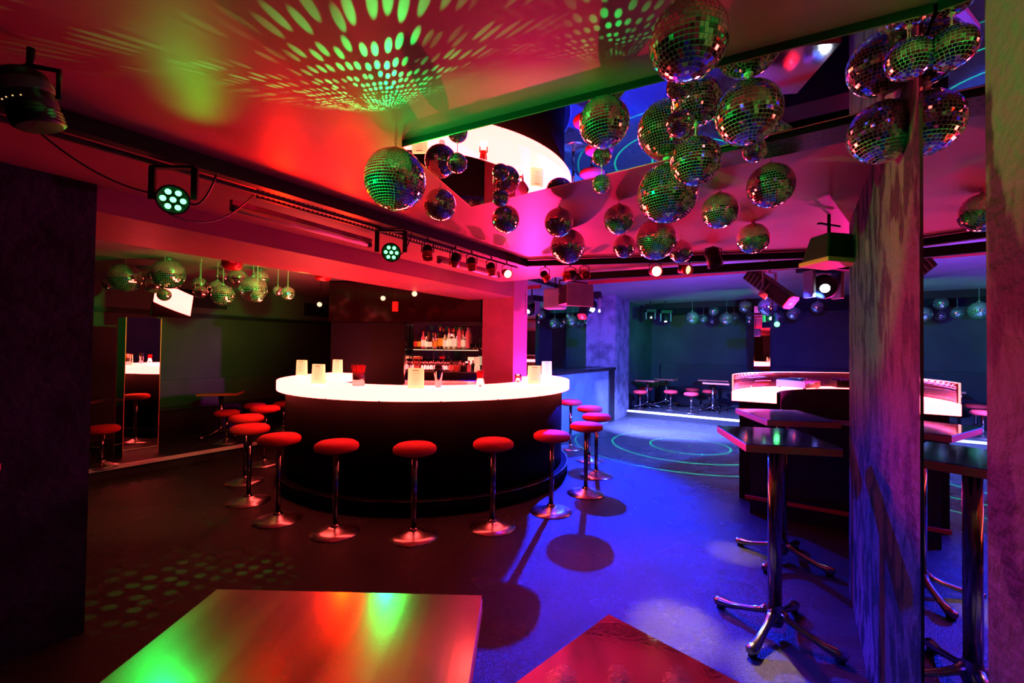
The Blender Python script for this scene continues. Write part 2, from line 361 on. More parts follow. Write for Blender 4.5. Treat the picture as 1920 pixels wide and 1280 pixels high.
# perforated tray along its back edge
t = thing('cable_tray', 'black perforated cable tray along the back edge of the ceiling mirror', 'cable tray')
a0, a1 = Vector((.93, 1.99, 2.545)), Vector((1.44, 1.625, 2.545)); dd = (a1-a0); mt = Matrix.Translation((a0+a1)/2) @ dd.to_track_quat('X', 'Z').to_matrix().to_4x4()
b = B(); mbox(b, mt, (dd.length, .17, .045)); obj('tray_body', b, 'black', t)
b = B()
for i in range(26):
    for k in range(3):
        q = mt @ Matrix.Translation((-dd.length/2 + .015 + i*dd.length/26, -.05+k*.05, -.0235)); 
        cyl(b, q @ Vector((0, 0, 0)), q @ Vector((0, 0, .001)), .005, seg=6)
tag(obj('perforations', b, 'upperwall', t), None, None, None, 'stuff')

# half-wall mirrors, in the room behind the bar
for k, (u0, u1, lb) in enumerate(((5.84, 7.98, 'left wall mirror standing on the half wall'), (8.0, 9.86, 'right wall mirror standing on the half wall beside the concrete pillar'))):
    t = thing('wall_mirror', lb, 'mirror', (*W((u0+u1)/2, -3.985), 0), ANG)
    b = B(); box(b, (0, 0, 2.06), (u1-u0, .012, 1.60)); obj('mirror_pane', b, 'mirror', t)
    b = B(); box(b, (-(u1-u0)/2 + .006, -.009, 2.06), (.012, .008, 1.60)); obj('mirror_edge', b, 'chrome', t)
# ------------------------------------------------------------------ bar
BC = (-1.13, 6.15)
t = thing('bar_counter', 'round bar with a glowing white counter top and dark curved front', 'bar', (*BC, 0))
A0, A1 = 153, 378
b = B(); arc_ring(b, (0, 0), 1.40, 1.83, .0, 1.12, A0, A1); arc_ring(b, (0, 0), 1.57, 1.83, .0, 1.12, 378, 392, 10); obj('bar_front', b, 'barbody', t)
b = B(); arc_ring(b, (0, 0), 1.83, 1.915, 0, .15, A0, 390); obj('kick_plinth', b, 'barbody', t)
b = B(); arc_ring(b, (0, 0), 1.905, 1.922, .150, .158, A0, 390); obj('plinth_edge', b, 'alu', t)
b = B(); arc_ring(b, (0, 0), 1.35, 1.93, 1.122, 1.235, A0, A1, 96); arc_ring(b, (0, 0), 1.56, 1.93, 1.122, 1.235, 378, 392, 10); obj('counter_top', b, 'glow', t, .006)
b = B()
for k in range(13):
    a = math.radians(A0 + 6 + k*(A1-A0-12)/12); mbox(b, Matrix.Rotation(a, 4, 'Z') @ Matrix.Translation((1.925, 0, 1.125)), (.012, .012, .008))
tag(obj('trim_clips', b, 'black', t), None, None, None, 'stuff')
b = B(); arc_ring(b, (0, 0), .98, 1.39, .86, .90, A0+4, 345); obj('worktop', b, 'steel', t)
b = B(); arc_ring(b, (0, 0), 1.0, 1.39, .0, .86, A0+4, 345); obj('inner_cabinet', b, 'black', t)
b = B(); arc_ring(b, (0, 0), 1.06, 1.34, .90, .912, 215, 300, 30)
for i in range(34):
    for k in range(6):
        a = math.radians(217+i*2.45); rr = 1.09+k*.044; cyl(b, (rr*math.cos(a), rr*math.sin(a), .912), (rr*math.cos(a), rr*math.sin(a), .924), .013, .009, seg=8)
obj('drip_mat', b, 'mat_purple', t)

# back bar: dark panel, mirror, shelves
t = thing('back_bar', 'dark back bar with mirrored shelves behind the round counter', 'shelves', (0, 7.34, 0))
b = B(); box(b, (-2.41, .05, 1.03), (1.30, .10, 2.06)); obj('black_panel', b, 'black', t)
b = B(); box(b, (-1.13, .08, 1.03), (1.26, .04, 2.06)); obj('mirror_back', b, 'mirror', t)
b = B(); box(b, (-1.75, -.10, 1.45), (.02, .26, 1.2)); obj('side_rail', b, 'chrome', t)
for z, nm in ((1.635, 'shelf'), (1.265, 'shelf')):
    b = B(); box(b, (-1.12, -.10, z-.008), (1.24, .26, .014)); obj(nm, b, 'blackgloss', t)
b = B(); box(b, (-1.12, -.2, 1.03), (1.3, .5, .04)); obj('back_counter', b, 'steel', t)
b = B(); box(b, (-1.12, -.2, .5), (1.26, .46, 1.0)); obj('fridge_cabinet', b, 'black', t)
b = B(); box(b, (-1.12, .03, 1.615), (1.1, .02, .012)); obj('shelf_light', b, 'wledd', t)  # strip added to light the bottles and glasses
for x in (-1.28, -1.12):
    b = B(); cyl(b, (x, -.22, 1.28), (x, -.22, 1.62), .005, seg=8); obj('shelf_rod', b, 'chrome', t)
b = B(); prism(b, [(-3.06, -.10), (-.50, -.45), (-.50, .12), (-3.06, .12)], 2.065, 2.72); obj('canopy', b, 'redgloss', t)

# ------------------------------------------------------------------ bar stools
def make_stool(name, label, hgt, group, rs=.190, rb=.213):
    t = thing(name, label, 'stool', group=group)
    b = B(); lathe(b, [(0, 0), (rb, 0), (rb, .006), (rb*.6, .020), (.07, .045), (.036, .062), (0, .064)], 40); obj('base_disc', b, 'base_metal', t)
    b = B(); cyl(b, (0, 0, .055), (0, 0, hgt-.09), .024, seg=20); obj('post', b, 'chrome', t)
    b = B(); lathe(b, [(.045, .05), (.045, .062), (.03, .075), (.025, .078)], 24); obj('collar', b, 'chrome', t)
    b = B(); lathe(b, [(0, hgt-.095), (rs*.75, hgt-.09), (rs*.96, hgt-.075), (rs, hgt-.052), (rs*.97, hgt-.028), (rs*.82, hgt-.008), (rs*.5, hgt-.001), (0, hgt)], 40); obj('seat', b, 'seat', t)
    return t
SG = 'round red bar stools around the bar'
stools = [((-.84, 3.83), 'red round bar stool, nearest the viewer and in front of the middle of the bar'),
 ((-.16, 4.05), 'red round bar stool just right of the nearest one, in front of the bar'),
 ((.42, 4.46), 'red round bar stool at the right front curve of the bar, before its lit corner'),
 ((.87, 5.03), 'red-pink bar stool before the right end of the bar, nearest of the overlapping group'),
 ((1.13, 5.75), 'pink-lit bar stool standing furthest right, on the blue-lit floor'),
 ((1.18, 6.54), 'pink-lit bar stool behind the furthest right one, before the blue half wall'),
 ((1.00, 7.32), 'small pink-lit bar stool half hidden by the right edge of the bar'),
 ((-1.55, 3.89), 'red bar stool left of the nearest one, its post striped blue'),
 ((-2.20, 4.15), 'red bar stool at the left front curve of the bar, overlapping the stool behind'),
 ((-2.77, 4.63), 'red bar stool, front one of the four lined up left of the bar'),
 ((-3.21, 5.29), 'red bar stool, second of the four lined up left of the bar'),
 ((-3.43, 6.08), 'red bar stool with green-lit base, rearmost left of the bar')]
st0 = make_stool('bar_stool', stools[0][1], .81, SG); st0.location = (*stools[0][0], 0)
for (xy, lb) in stools[1:]: dup(st0, (*xy, 0), lb, group=SG)
SG2 = 'low red stools on the platforms'
low = [((3.27, 11.05), 'low pink stool at the left end of the far platform'),
 ((3.72, 12.02), 'low pink stool behind the leftmost table of the far platform'),
 ((4.10, 11.2), 'low pink stool between the two left tables of the far platform'),
 ((4.41, 10.67), 'low pink stool in the middle of the far platform, near its edge'),
 ((4.95, 11.9), 'dim low stool at the back of the far platform, behind the middle one'),
 ((5.20, 11.42), 'dark low stool behind the posts of the right far tables'),
 ((-5.02, 5.36), 'low red stool on the left platform beside the dark pillar'),
 ((-4.40, 6.75), 'dim red low stool on the left platform, right of the small table'),
 ((-4.47, 7.60), 'very dim red low stool, rearmost on the left platform'),
 ((-4.12, 7.90), 'dark red low stool partly behind the left end of the bar')]
sl0 = make_stool('low_stool', low[0][1], .50, SG2, .175, .19); sl0.location = (*low[0][0], .145)
for (xy, lb) in low[1:]: dup(sl0, (*xy, .145), lb, group=SG2)

# ------------------------------------------------------------------ pedestal tables
def make_table(label, top, hgt, group, loc, rz=0, legrot=0, topmat='steel', leg_len=.34, cat='table', name='pedestal_table', off=(0, 0), trz=0, thick=.04, rc=.037):
    t = thing(name, label, cat, loc, rz, group)
    b = B(); box(b, (off[0], off[1], hgt-.003), (top[0]-.002, top[1]-.002, .006), trz); obj('table_top', b, topmat, t)
    b = B(); box(b, (off[0], off[1], hgt-.006-thick/2), (top[0], top[1], thick), trz); obj('top_edge', b, 'edge', t, .002)
    b = B(); cyl(b, (0, 0, .09), (0, 0, hgt-.04), rc, seg=24); obj('column', b, 'alu', t)
    b = B(); lathe(b, [(0, .05), (.04, .05), (.052, .09), (.045, .14), (rc, .17)], 24); obj('hub', b, 'alu', t)
    b = B(); box(b, (0, 0, hgt-.05), (.25, .06, .012)); box(b, (0, 0, hgt-.05), (.06, .25, .012)); obj('top_bracket', b, 'black', t)
    for k in range(4):
        a = legrot + k*PI/2; c, s = math.cos(a), math.sin(a)
        path = [(.035, .13, .028), (.07, .105, .024), (.12, .085, .021), (.19, .065, .021), (.25, .048, .025), (.30, .042, .033), (leg_len, .040, .030), (leg_len+.012, .040, .018)]
        b = B(); tube(b, [(q*c, q*s, z) for q, z, _ in path], [w_ for *_, w_ in path], 12, flat=.85); lg = obj('leg', b, 'alu', t)
        b = B(); cyl(b, (.315*c, .315*s, 0), (.315*c, .315*s, .022), .024, seg=16); obj('foot_pad', b, 'black', lg)
    return t
TG = 'steel pedestal tables'
make_table('tall steel table with red-lit edge on a four-foot base, front right before the concrete pillar', (.47, .58), 1.15, TG, (1.57, 2.59, 0), 0, math.radians(130), 'steelpol', off=(.0, .03), trz=math.radians(-11))
make_table('tall steel table behind the front right one, before the glowing dj booth', (.50, .64), 1.15, TG, (2.17, 3.49, 0), 0, math.radians(130), 'steelpol', off=(.02, .02), trz=math.radians(-8))
make_table('steel table cropped by the lower frame edge, nearest the viewer', (.545, .50), 1.15, TG, (-.33, .645, 0), 0, math.radians(45), 'steel', trz=math.radians(-1), thick=.03)
make_table('low table with hammered metal top, its corner poking in at the bottom centre', (.60, .60), .75, TG, (.335, 1.075, 0), 0, 0, 'steel2', trz=math.radians(44), thick=.03)
make_table('small dim table at the left frame edge beside the dark pillar', (.50, .50), 1.15, TG, (*W(.10, -3.03), 0), ANG, PI/4, 'blackgloss', thick=.03)
TF = 'low tables on the platforms'
make_table('low table nearest the concrete pillar on the far platform', (.50, .50), .74, TF, (3.59, 11.50, .145), -.6, .5)
make_table('low table second from the left on the far platform, set further back', (.50, .50), .74, TF, (4.30, 12.10, .145), -.6, .5)
make_table('low table rearmost behind the left end of the dj booth', (.75, .50), .74, TF, (5.53, 11.85, .145), -.6, .5)
make_table('low table front one beside the left end of the dj booth', (.60, .50), .74, TF, (5.05, 10.90, .145), -.6, .5, off=(.1, 0))
make_table('low table on the left platform between mirrored column and bar', (.56, .50), .74, TF, (-4.76, 7.15, .145), .35, .9)
make_table('low table with a pale leaflet on the left platform beside the dark pillar', (.50, .50), .74, TF, (-5.86, 5.84, .145), .35, .9)
b = B(); box(b, (0, 0, .005), (.21, .15, .008)); o = obj('leaflet', b, 'card'); o.location = (-5.78, 5.78, .74+.145); tag(o, 'pale leaflet lying on the low table at far left', 'leaflet')
# benches
def bench(label, u0, u1, v0, v1, back_u=None):
    t = thing('bench', label, 'bench')
    b = B(); uvbox(b, u0, u1, v0, v1, .145, .55); obj('bench_base', b, 'black', t)
    b = B(); uvbox(b, u0, u1, v0, v1, .55, .60); obj('cushion', b, 'blackgloss', t, .01)
    b = B()
    if back_u: uvbox(b, u1-.08, u1, v0, v1, .60, 1.25)
    else: uvbox(b, u0, u1, v0, v0+.08, .60, 1.05)
    obj('backrest', b, 'darkwall', t)
bench('long black bench against the far wall', 13.3, 13.59, -3.5, 5.9, True)
bench('long black bench against the left wall', 2.7, 7.5, -8.98, -8.5)

# ------------------------------------------------------------------ mirrored columns
t = thing('mirrored_column', 'mirror-clad column on the left platform reflecting the glowing bar', 'column', (*W(2.18, -7.63), .145), ANG)
b = B(); box(b, (0, 0, .93), (.38, .34, 1.86)); obj('mirror_cladding', b, 'mirror', t)
b = B(); [box(b, (sx*.19, sy*.17, .93), (.008, .008, 1.862)) for sx in (-1, 1) for sy in (-1, 1)]; obj('corner_trim', b, 'edge', t)
t = thing('tilted_mirror', 'square mirror panel tilted downward above the mirrored column at left', 'mirror', (*W(2.50, -7.45), 2.24), ANG)
b = B(); mbox(b, Matrix.Rotation(math.radians(17), 4, 'X'), (.46, .01, .42)); obj('mirror_pane', b, 'mirror', t)
b = B(); mbox(b, Matrix.Rotation(math.radians(17), 4, 'X') @ Matrix.Translation((0, .02, 0)), (.47, .02, .43)); obj('frame', b, 'black', t)
b = B(); cyl(b, (0, .03, .2), (0, .03, .51), .008, seg=8); obj('hanging_rod', b, 'black', t)
t = thing('mirrored_column', 'slim mirrored column before the far wall, above the dj booth', 'column', (6.10, 10.55, .0), ANG-PI/2-.12)
b = B(); box(b, (0, 0, 1.38), (.34, .30, 2.76)); obj('mirror_cladding', b, 'mirror', t)

# ------------------------------------------------------------------ vents, ceiling track, trays
for u0, lb in ((.9, 'air vent grille leftmost on the upper left wall'), (3.5, 'air vent grille in the middle of the upper left wall'), (5.7, 'air vent grille rightmost on the upper left wall, near the bar')):
    t = thing('air_vent', lb, 'vent', (*W(u0, -8.955), 2.45), ANG)
    b = B(); box(b, (0, .0, 0), (.78, .02, .36)); obj('grille_frame', b, 'upperwall', t)
    b = B(); box(b, (0, -.012, 0), (.68, .008, .28)); [box(b, (-.32+i*.032, -.018, 0), (.006, .01, .28)) for i in range(21)]; obj('louvres', b, 'black', t)
def bar_between(bm, p0, p1, w_, h_):
    p0 = Vector(p0); p1 = Vector(p1); d = p1-p0
    mbox(bm, Matrix.Translation((p0+p1)/2) @ d.to_track_quat('X', 'Z').to_matrix().to_4x4(), (d.length, w_, h_))
LT0, LT1 = Vector((-2.75, .30, 2.53)), Vector((.13, 4.49, 2.53))
t = thing('lighting_track', 'long black lighting track under the red ceiling, running above the bar front', 'lighting track')
b = B(); bar_between(b, LT0, LT1, .06, .07); obj('track_rail', b, 'black', t)
b = B(); bar_between(b, LT0+Vector((-.09, .05, -.03)), LT1+Vector((-.09, .05, -.03)), .02, .02); obj('conduit', b, 'cable', t)
t = thing('lighting_track', 'black lighting track crossing below the magenta ceiling to the right pillar', 'lighting track')
RT0, RT1 = Vector((.13, 4.49, 2.53)), Vector((2.95, 3.86, 2.53))
b = B(); bar_between(b, RT0, RT1, .05, .06); obj('track_rail', b, 'black', t)
b = B(); bar_between(b, (.60, 5.15, 2.50), (3.1, 4.0, 2.50), .05, .08); obj('second_rail', b, 'black', t)
t = thing('lighting_track', 'short dark track in the upper left corner carrying the big spotlight', 'lighting track')
b = B(); bar_between(b, (-1.62, 1.25, 2.53), (-1.14, .62, 2.53), .07, .06); bar_between(b, (-1.70, 1.20, 2.545), (-1.22, .58, 2.545), .02, .03); obj('track_rail', b, 'black', t)
t = thing('cable_ladder', 'black ladder-like cable tray beside the left lighting track', 'cable tray')
b = B(); q0, q1 = Vector((-1.46, 2.46, 2.49)), Vector((-.52, 3.86, 2.49)); d = (q1-q0).normalized(); s_ = d.cross(Vector((0, 0, 1)))
for z in (0, .05): bar_between(b, q0+Vector((0, 0, z)), q1+Vector((0, 0, z)), .02, .008)
obj('side_rails', b, 'black', t)
b = B()
for i in range(56):
    q = q0.lerp(q1, i/55); box(b, q+Vector((0, 0, .025)), (.008, .008, .05))
obj('rungs', b, 'black', t)
for (q0, q1, lb) in (((-1.70, 2.60, 2.475), (-1.16, 3.52, 2.475), 'long pinkish fluorescent tube under the beam edge, left of the second green lamp'),
                     ((-.70, 4.05, 2.46), (-.16, 4.88, 2.46), 'pinkish fluorescent tube behind the row of small red spotlights')):
    t = thing('fluorescent_tube', lb, 'lamp', q0)
    e = Vector(q1)-Vector(q0)
    b = B(); cyl(b, (0, 0, 0), e, .016, seg=14); obj('glass_tube', b, 'tube', t)
    b = B(); bar_between(b, (0, 0, .035), e+Vector((0, 0, .035)), .035, .03); obj('batten', b, 'beam', t)
    for k_, sg in ((0, 1), (1, -1)):
        b = B(); cyl(b, e*k_, e*k_ + e.normalized()*.03*sg, .02, seg=12); obj('end_cap', b, 'black', t)

# ------------------------------------------------------------------ lamps
def orient(o, d):
    o.rotation_euler = Vector(d).to_track_quat('-Z', 'Y').to_euler()
def led_par(loc, d, label, top):
    t = thing('led_par_light', label, 'stage light', loc, group='green led lights')
    h_ = B(); lathe(h_, [(0, .10), (.05, .10), (.075, .07), (.085, 0), (.085, -.05), (.075, -.05), (.073, -.035), (0, -.035)], 24)
    hd = obj('housing', h_, 'black', t); orient(hd, d); hd.scale = (.78,)*3
    for k in range(7):
        a = k*PI/3; x, y = (0, 0) if k == 6 else (.048*math.cos(a), .048*math.sin(a))
        b = B(); lathe(b, [(0, -.046), (.012, -.043), (.0165, -.034), (0, -.034)], 14, (x, y, 0)); obj('led_lens', b, 'gled', hd)
    b = B()
    for s in (-1, 1):
        q = Vector((s*.10, 0, 0)); bar_between(b, q, q+Vector((0, 0, top-.02)), .012, .03)
    bar_between(b, (-.106, 0, top-.02), (.106, 0, top-.02), .03, .012); obj('yoke', b, 'black', t)
    b = B(); tube(b, sag((0, .05, .05), (.12, .12, top), .10), .005); obj('power_cable', b, 'cable', t)
    l = lamp('SPOT', Vector(loc)+Vector(d).normalized()*.08, None, GREEN, 14, .03, 90, .8); l.rotation_euler = Vector(d).to_track_quat('-Z', 'Y').to_euler(); l.parent = None
    return t
led_par((-1.60, 2.03, 2.33), (1.1, -1.4, -.55), 'round green led stage light with seven lenses hanging on the left, before the red ceiling', .17)
led_par((-.875, 3.10, 2.33), (.55, -1.4, -.45), 'round green led stage light further along the track, above the bar', .17)
t = thing('power_cord', 'thin black cord looping from the left green lamp to the cable tray', 'cord')
b = B(); tube(b, sag((-1.62, 2.0, 2.27), (-1.47, 2.44, 2.50), .10), .004); obj('cord_loop', b, 'cable', t)
b = B(); tube(b, sag((-1.95, 1.75, 2.52), (-1.68, 2.05, 2.36), .05), .004); obj('cord_feed', b, 'cable', t)

def small_can(loc, d, label, lens='redmetal', body='redmetal', size=1.0, group='small spotlights on the tracks'):
    t = thing('small_spotlight', label, 'spotlight', loc, group=group)
    b = B(); lathe(b, [(0, .055), (.022, .055), (.038, .04), (.040, -.005)], 18); hd = obj('housing', b, 'black', t)
    b2 = B(); lathe(b2, [(.040, -.005), (.043, -.055), (.040, -.055), (.037, -.03)], 18); s2 = obj('barrel', b2, body, hd)
    b3 = B(); lathe(b3, [(0, -.040), (.036, -.034), (0, -.030)], 18); obj('lamp_lens', b3, lens, hd)
    orient(hd, d); hd.scale = (size,)*3
    b = B(); tube(b, [(-.046*size, 0, 0), (-.046*size, 0, .07), (0, 0, .09), (.046*size, 0, .07), (.046*size, 0, 0)], .005); obj('yoke', b, 'black', t)
    b = B(); cyl(b, (0, 0, .085), (0, 0, 2.50-loc[2]+.005), .007, seg=8); obj('clamp', b, 'black', t)
    return t
small_can((-.66, 3.34, 2.385), (.1, -.3, -1), 'small red spotlight leftmost in the row of five beyond the second green lamp')
small_can((-.48, 3.60, 2.385), (-.3, .5, -1), 'small red spotlight second in the row, left of the bright spot on the beam')
small_can((-.36, 3.77, 2.385), (.1, -.1, -1), 'small red spotlight third in the row of five')
small_can((-.20, 4.00, 2.385), (.2, -.1, -1), 'small red spotlight fourth in the row of five')
small_can((-.06, 4.20, 2.38), (.35, -1, -.35), 'small spotlight with pale round face at the right end of the row of five', 'wled')
small_can((.33, 4.44, 2.40), (.6, -.1, -.9), 'small red spotlight at the left end of the crossing track', 'redmetal')
small_can((.58, 4.39, 2.40), (-.9, -.1, -.25), 'small red spotlight lying sideways on the crossing track', 'redmetal', size=1.2)
small_can((.72, 4.36, 2.41), (.2, -.9, -.4), 'small dark red-faced spotlight right of the sideways one on the crossing track', 'redmetal')
small_can((1.38, 4.21, 2.42), (0, -1, -.18), 'bright lit spotlight facing the viewer on the crossing track', 'wled', size=1.25)
small_can((1.64, 4.15, 2.43), (.5, -1, -.25), 'lit spotlight turned aside just right of the brightest one', 'wledd', size=1.15)
small_can((1.72, 3.72, 2.46), (.2, -.1, -1), 'black can spotlight hanging behind the mirror balls, near the right ceiling', 'black', 'black', 1.5)
for loc, lb, lens in (((-2.98, 4.6, 2.52), 'red-lit lamp housing among the far mirror balls at left', 'yled'), ((-2.19, 5.0, 2.48), 'red-lit lamp housing under the beam, right of the far mirror balls', 'yled')):
    t = thing('wash_light', lb, 'stage light', loc, group='red lamp housings under the beam')
    b = B(); lathe(b, [(0, .09), (.06, .085), (.10, .04), (.10, -.03), (.07, -.07), (0, -.08)], 20); obj('housing', b, 'redmetal', t)
    b = B(); box(b, (.05, -.085, .0), (.05, .02, .015)); obj('lamp_slot', b, 'redlabel', t)
    b = B(); tube(b, [(-.11, 0, 0), (-.11, 0, .12), (.11, 0, .12), (.11, 0, 0)], .006); cyl(b, (0, 0, .12), (0, 0, 2.75-loc[2]), .008, seg=8); obj('yoke', b, 'black', t)
for loc, lb in (((-2.95, 6.65, 2.30), 'small lit oval spotlight face above the back bar, leftmost of three'), ((-1.94, 6.5, 2.39), 'small lit oval spotlight face above the back bar, middle of three'), ((-1.36, 6.0, 2.40), 'small lit spotlight face above the back bar, rightmost of three, under the beam')):
    t = thing('small_spotlight', lb, 'spotlight', loc, group='spotlights above the back bar')
    b = B(); lathe(b, [(0, .055), (.022, .055), (.038, .04), (.040, -.05)], 18); hd = obj('housing', b, 'black', t); orient(hd, (.3, -1, -.3))
    b3 = B(); lathe(b3, [(0, -.052), (.036, -.048), (0, -.045)], 18); obj('lamp_lens', b3, 'wledd', hd)
    b = B(); cyl(b, (0, .03, .02), (0, .03, 2.75-loc[2]), .007, seg=8); obj('stem', b, 'black', t)
# red fire-extinguisher-like hanging beacon near bar canopy
t = thing('hanging_lantern', 'small red glowing box lamp hanging above the back bar', 'lamp', (-1.70, 6.3, 2.28))
b = B(); box(b, (0, 0, -.04), (.07, .07, .14)); obj('lamp_body', b, 'redliquid', t)
b = B(); cyl(b, (0, 0, .03), (0, 0, .47), .006, seg=8); obj('stem', b, 'black', t)
# big dark spotlight top left
t = thing('theatre_spotlight', 'large dark cylindrical spotlight with tiny lit dots in the upper left corner', 'spotlight', (-1.50, 1.33, 2.40))
b = B(); lathe(b, [(0, .10), (.06, .10), (.075, .085), (.078, .06), (.078, -.03), (.072, -.04), (.072, -.10), (.065, -.105), (0, -.08)], 28); hd = obj('housing', b, 'black', t); hd.rotation_euler = (.18, -.25, 0); hd.scale = (.8, .8, .8)
b = B(); [lathe(b, [(.073, -.05-.014*k), (.080, -.052-.014*k), (.073, -.058-.014*k)], 28) for k in range(4)]; obj('cooling_rings', b, 'black', hd)
b = B(); lathe(b, [(.079, .058), (.083, .050), (.083, .02), (.079, .012)], 28); obj('band', b, 'upperwall', hd)
for k in range(4):
    a = -1.1 - k*.30; b = B(); bmesh.ops.create_icosphere(b, subdivisions=1, radius=.0028, matrix=Matrix.Translation((.080*math.cos(a), .080*math.sin(a), -.018))); obj('indicator_light', b, 'yled', hd)
b = B(); tube(b, [(-.09, 0, 0), (-.09, 0, .09), (0, 0, .105), (.09, 0, .09), (.09, 0, 0)], .008); cyl(b, (0, 0, .10), (0, 0, .16), .01, seg=8); obj('yoke', b, 'black', t)

# wedge-shaped stage speaker at the right pillar
t = thing('ceiling_speaker', 'black wedge-shaped speaker hanging beside the top of the concrete pillar', 'speaker', (2.10, 2.88, 2.36), math.radians(20))
b = B(); a_ = [bm_ for bm_ in ()]
prism(b, [(-.16, -.10), (.14, -.14), (.15, .12), (-.10, .12)], -.10, .07)
for v in b.verts:
    if v.co.z > 0: v.co.x *= .62; v.co.y *= .7
obj('cabinet', b, 'black', t, .012)
b = B(); prism(b, [(-.17, -.11), (.15, -.15), (.16, .13), (-.11, .13)], -.13, -.10); obj('front_grille', b, 'edge', t, .006)
b = B(); tube(b, [(0, 0, .07), (0, 0, .21)], .01); box(b, (0, 0, .14), (.20, .02, .012)); obj('bracket', b, 'black', t)
# scanners
def scanner(loc, rz, tilt, label, size=1., group='scanner lights over the dance floor', top=2.95):
    t = thing('scanner_light', label, 'stage light', loc, rz, group)
    R_ = Matrix.Rotation(tilt, 4, 'Y')
    b = B(); mbox(b, R_, (.56*size, .17*size, .14*size)); hd = obj('housing', b, 'black', t, .012)
    b = B(); [mbox(b, R_ @ Matrix.Translation(((-.22+k*.05)*size, -.09*size, 0)), (.012*size, .02, .11*size)) for k in range(6)]; obj('cooling_fins', b, 'upperwall', hd)
    b = B(); q = R_ @ Matrix.Translation((.285*size, 0, 0)); 
    pr_ = [(-.085, -.05), (-.05, -.075), (.05, -.075), (.085, -.05), (.085, .05), (.05, .075), (-.05, .075), (-.085, .05)]
    f1 = [b.verts.new(q @ Vector((0, y*size, z*size))) for y, z in pr_]; f2 = [b.verts.new(q @ Vector((.012, y*size, z*size))) for y, z in pr_]
    b.faces.new(f1[::-1]); b.faces.new(f2); [b.faces.new((f1[i], f1[(i+1) % 8], f2[(i+1) % 8], f2[i])) for i in range(8)]
    el = obj('end_label', b, 'redlabel', hd); el['label'] = 'red end plate with white print'
    b = B()
    mbox(b, q @ Matrix.Translation((.0125, 0, -.012*size)), (.002, .05*size, .035*size))
    for k in range(4): mbox(b, q @ Matrix.Translation((.0125, (-.03+.018*k)*size, .035*size)), (.002, .011*size, .010*size))
    mbox(b, q @ Matrix.Translation((.0125, -.0, -.055*size)), (.002, .05*size, .006*size)); obj('printed_marks', b, 'whiteprint', hd)
    b = B()
    for s in (-1, 1): bar_between(b, (0, s*.11*size, 0), (0, s*.11*size, .16*size), .03, .012)
    bar_between(b, (0, -.115*size, .16*size), (0, .115*size, .16*size), .03, .012); cyl(b, (0, 0, .16*size), (0, 0, top-loc[2]), .012, seg=8); obj('yoke', b, 'blueplaster', t)
    b = B(); mbox(b, R_ @ Matrix.Translation((.05*size, -.10*size, -.07*size)), (.10*size, .012, .06*size)); obj('mirror_arm', b, 'mirror', hd)
    return t
scanner((3.05, 5.15, 2.42), math.radians(-62), math.radians(40), 'long black scanner light with red printed end plate, right over the dance floor', 1.1)
scanner((1.30, 7.7, 2.42), math.radians(-120), math.radians(48), 'smaller scanner light with red printed end plate beside the left star lamp', .9)
def moving(loc, rz, label, size=1., lens='bled', top=2.95, d=(0, -1, -.5)):
    t = thing('moving_head_light', label, 'stage light', loc, rz, 'moving head lights over the dance floor')
    b = B(); box(b, (0, 0, .16*size), (.30*size, .22*size, .09*size)); obj('base_box', b, 'black', t, .01)
    b = B(); [box(b, (s*.13*size, 0, .03*size), (.03*size, .09*size, .24*size)) for s in (-1, 1)]; box(b, (0, 0, .135*size), (.28*size, .08*size, .03*size)); obj('yoke', b, 'blueplaster', t, .008)
    b = B(); lathe(b, [(0, .11*size), (.07*size, .10*size), (.09*size, .04*size), (.085*size, -.08*size), (.07*size, -.10*size), (0, -.09*size)], 22); hd = obj('head', b, 'black', t); orient(hd, d)
    b = B(); lathe(b, [(0, -.103*size), (.032*size, -.1*size), (0, -.095*size)], 18); obj('lamp_lens', b, lens, hd)
    b = B(); cyl(b, (0, 0, .2*size), (0, 0, top-loc[2]), .015, seg=8); obj('stem', b, 'black', t)
    return t
moving((3.62, 5.05, 2.42), .2, 'large moving head light with a dazzling blue-white lens beside the concrete pillar', 1.5, d=(-.9, -1, -.35))
moving((1.50, 8.3, 2.48), -.3, 'moving head light with a dazzling white lens above the half wall', 1.3, d=(-.1, -1, -.5))
moving((3.62, 11.4, 2.55), 0, 'small moving head light hanging left before the far wall', .9, 'wledd')
moving((3.98, 11.3, 2.50), 0, 'white-lit moving head hanging second from the left before the far wall', 1.0, 'bled', d=(0, -.4, -1))
moving((5.10, 8.6, 2.32), 0, 'moving head light with a white lens under the green star lamp', .9, 'bled', d=(-.3, -1, -.1))
t = thing('laser_projector', 'laser projector with a dazzling green lens over the dj booth', 'stage light', (4.55, 7.6, 2.13))
b = B(); box(b, (0, 0, 0), (.22, .26, .10)); obj('housing', b, 'black', t, .008)
b = B(); lathe(b, [(0, 0), (.045, 0), (.045, .01), (0, .012)], 20); o = obj('laser_lens', b, 'gled', t); o.location = (0, -.132, 0); o.rotation_euler = (PI/2, 0, 0)
b = B(); cyl(b, (0, 0, .05), (0, 0, .82), .012, seg=8); obj('stem', b, 'black', t)
t = thing('hanging_speaker', 'purple-lit boxy speaker hanging over the right end of the bar', 'speaker', (.78, 5.55, 2.34), .5)
b = B(); prism(b, [(-.20, -.14), (.16, -.16), (.20, .12), (-.14, .14)], -.12, .12); obj('cabinet', b, 'black', t, .012)
b = B(); prism(b, [(-.22, -.16), (.18, -.18), (.19, -.155), (-.205, -.135)], -.15, .13); obj('grille', b, 'blueplaster', t, .01)
b = B(); tube(b, [(-.22, 0, 0), (-.22, 0, .18), (.22, 0, .18), (.22, 0, 0)], .012); cyl(b, (0, 0, .18), (0, 0, .61), .012, seg=8); obj('bracket', b, 'black', t)
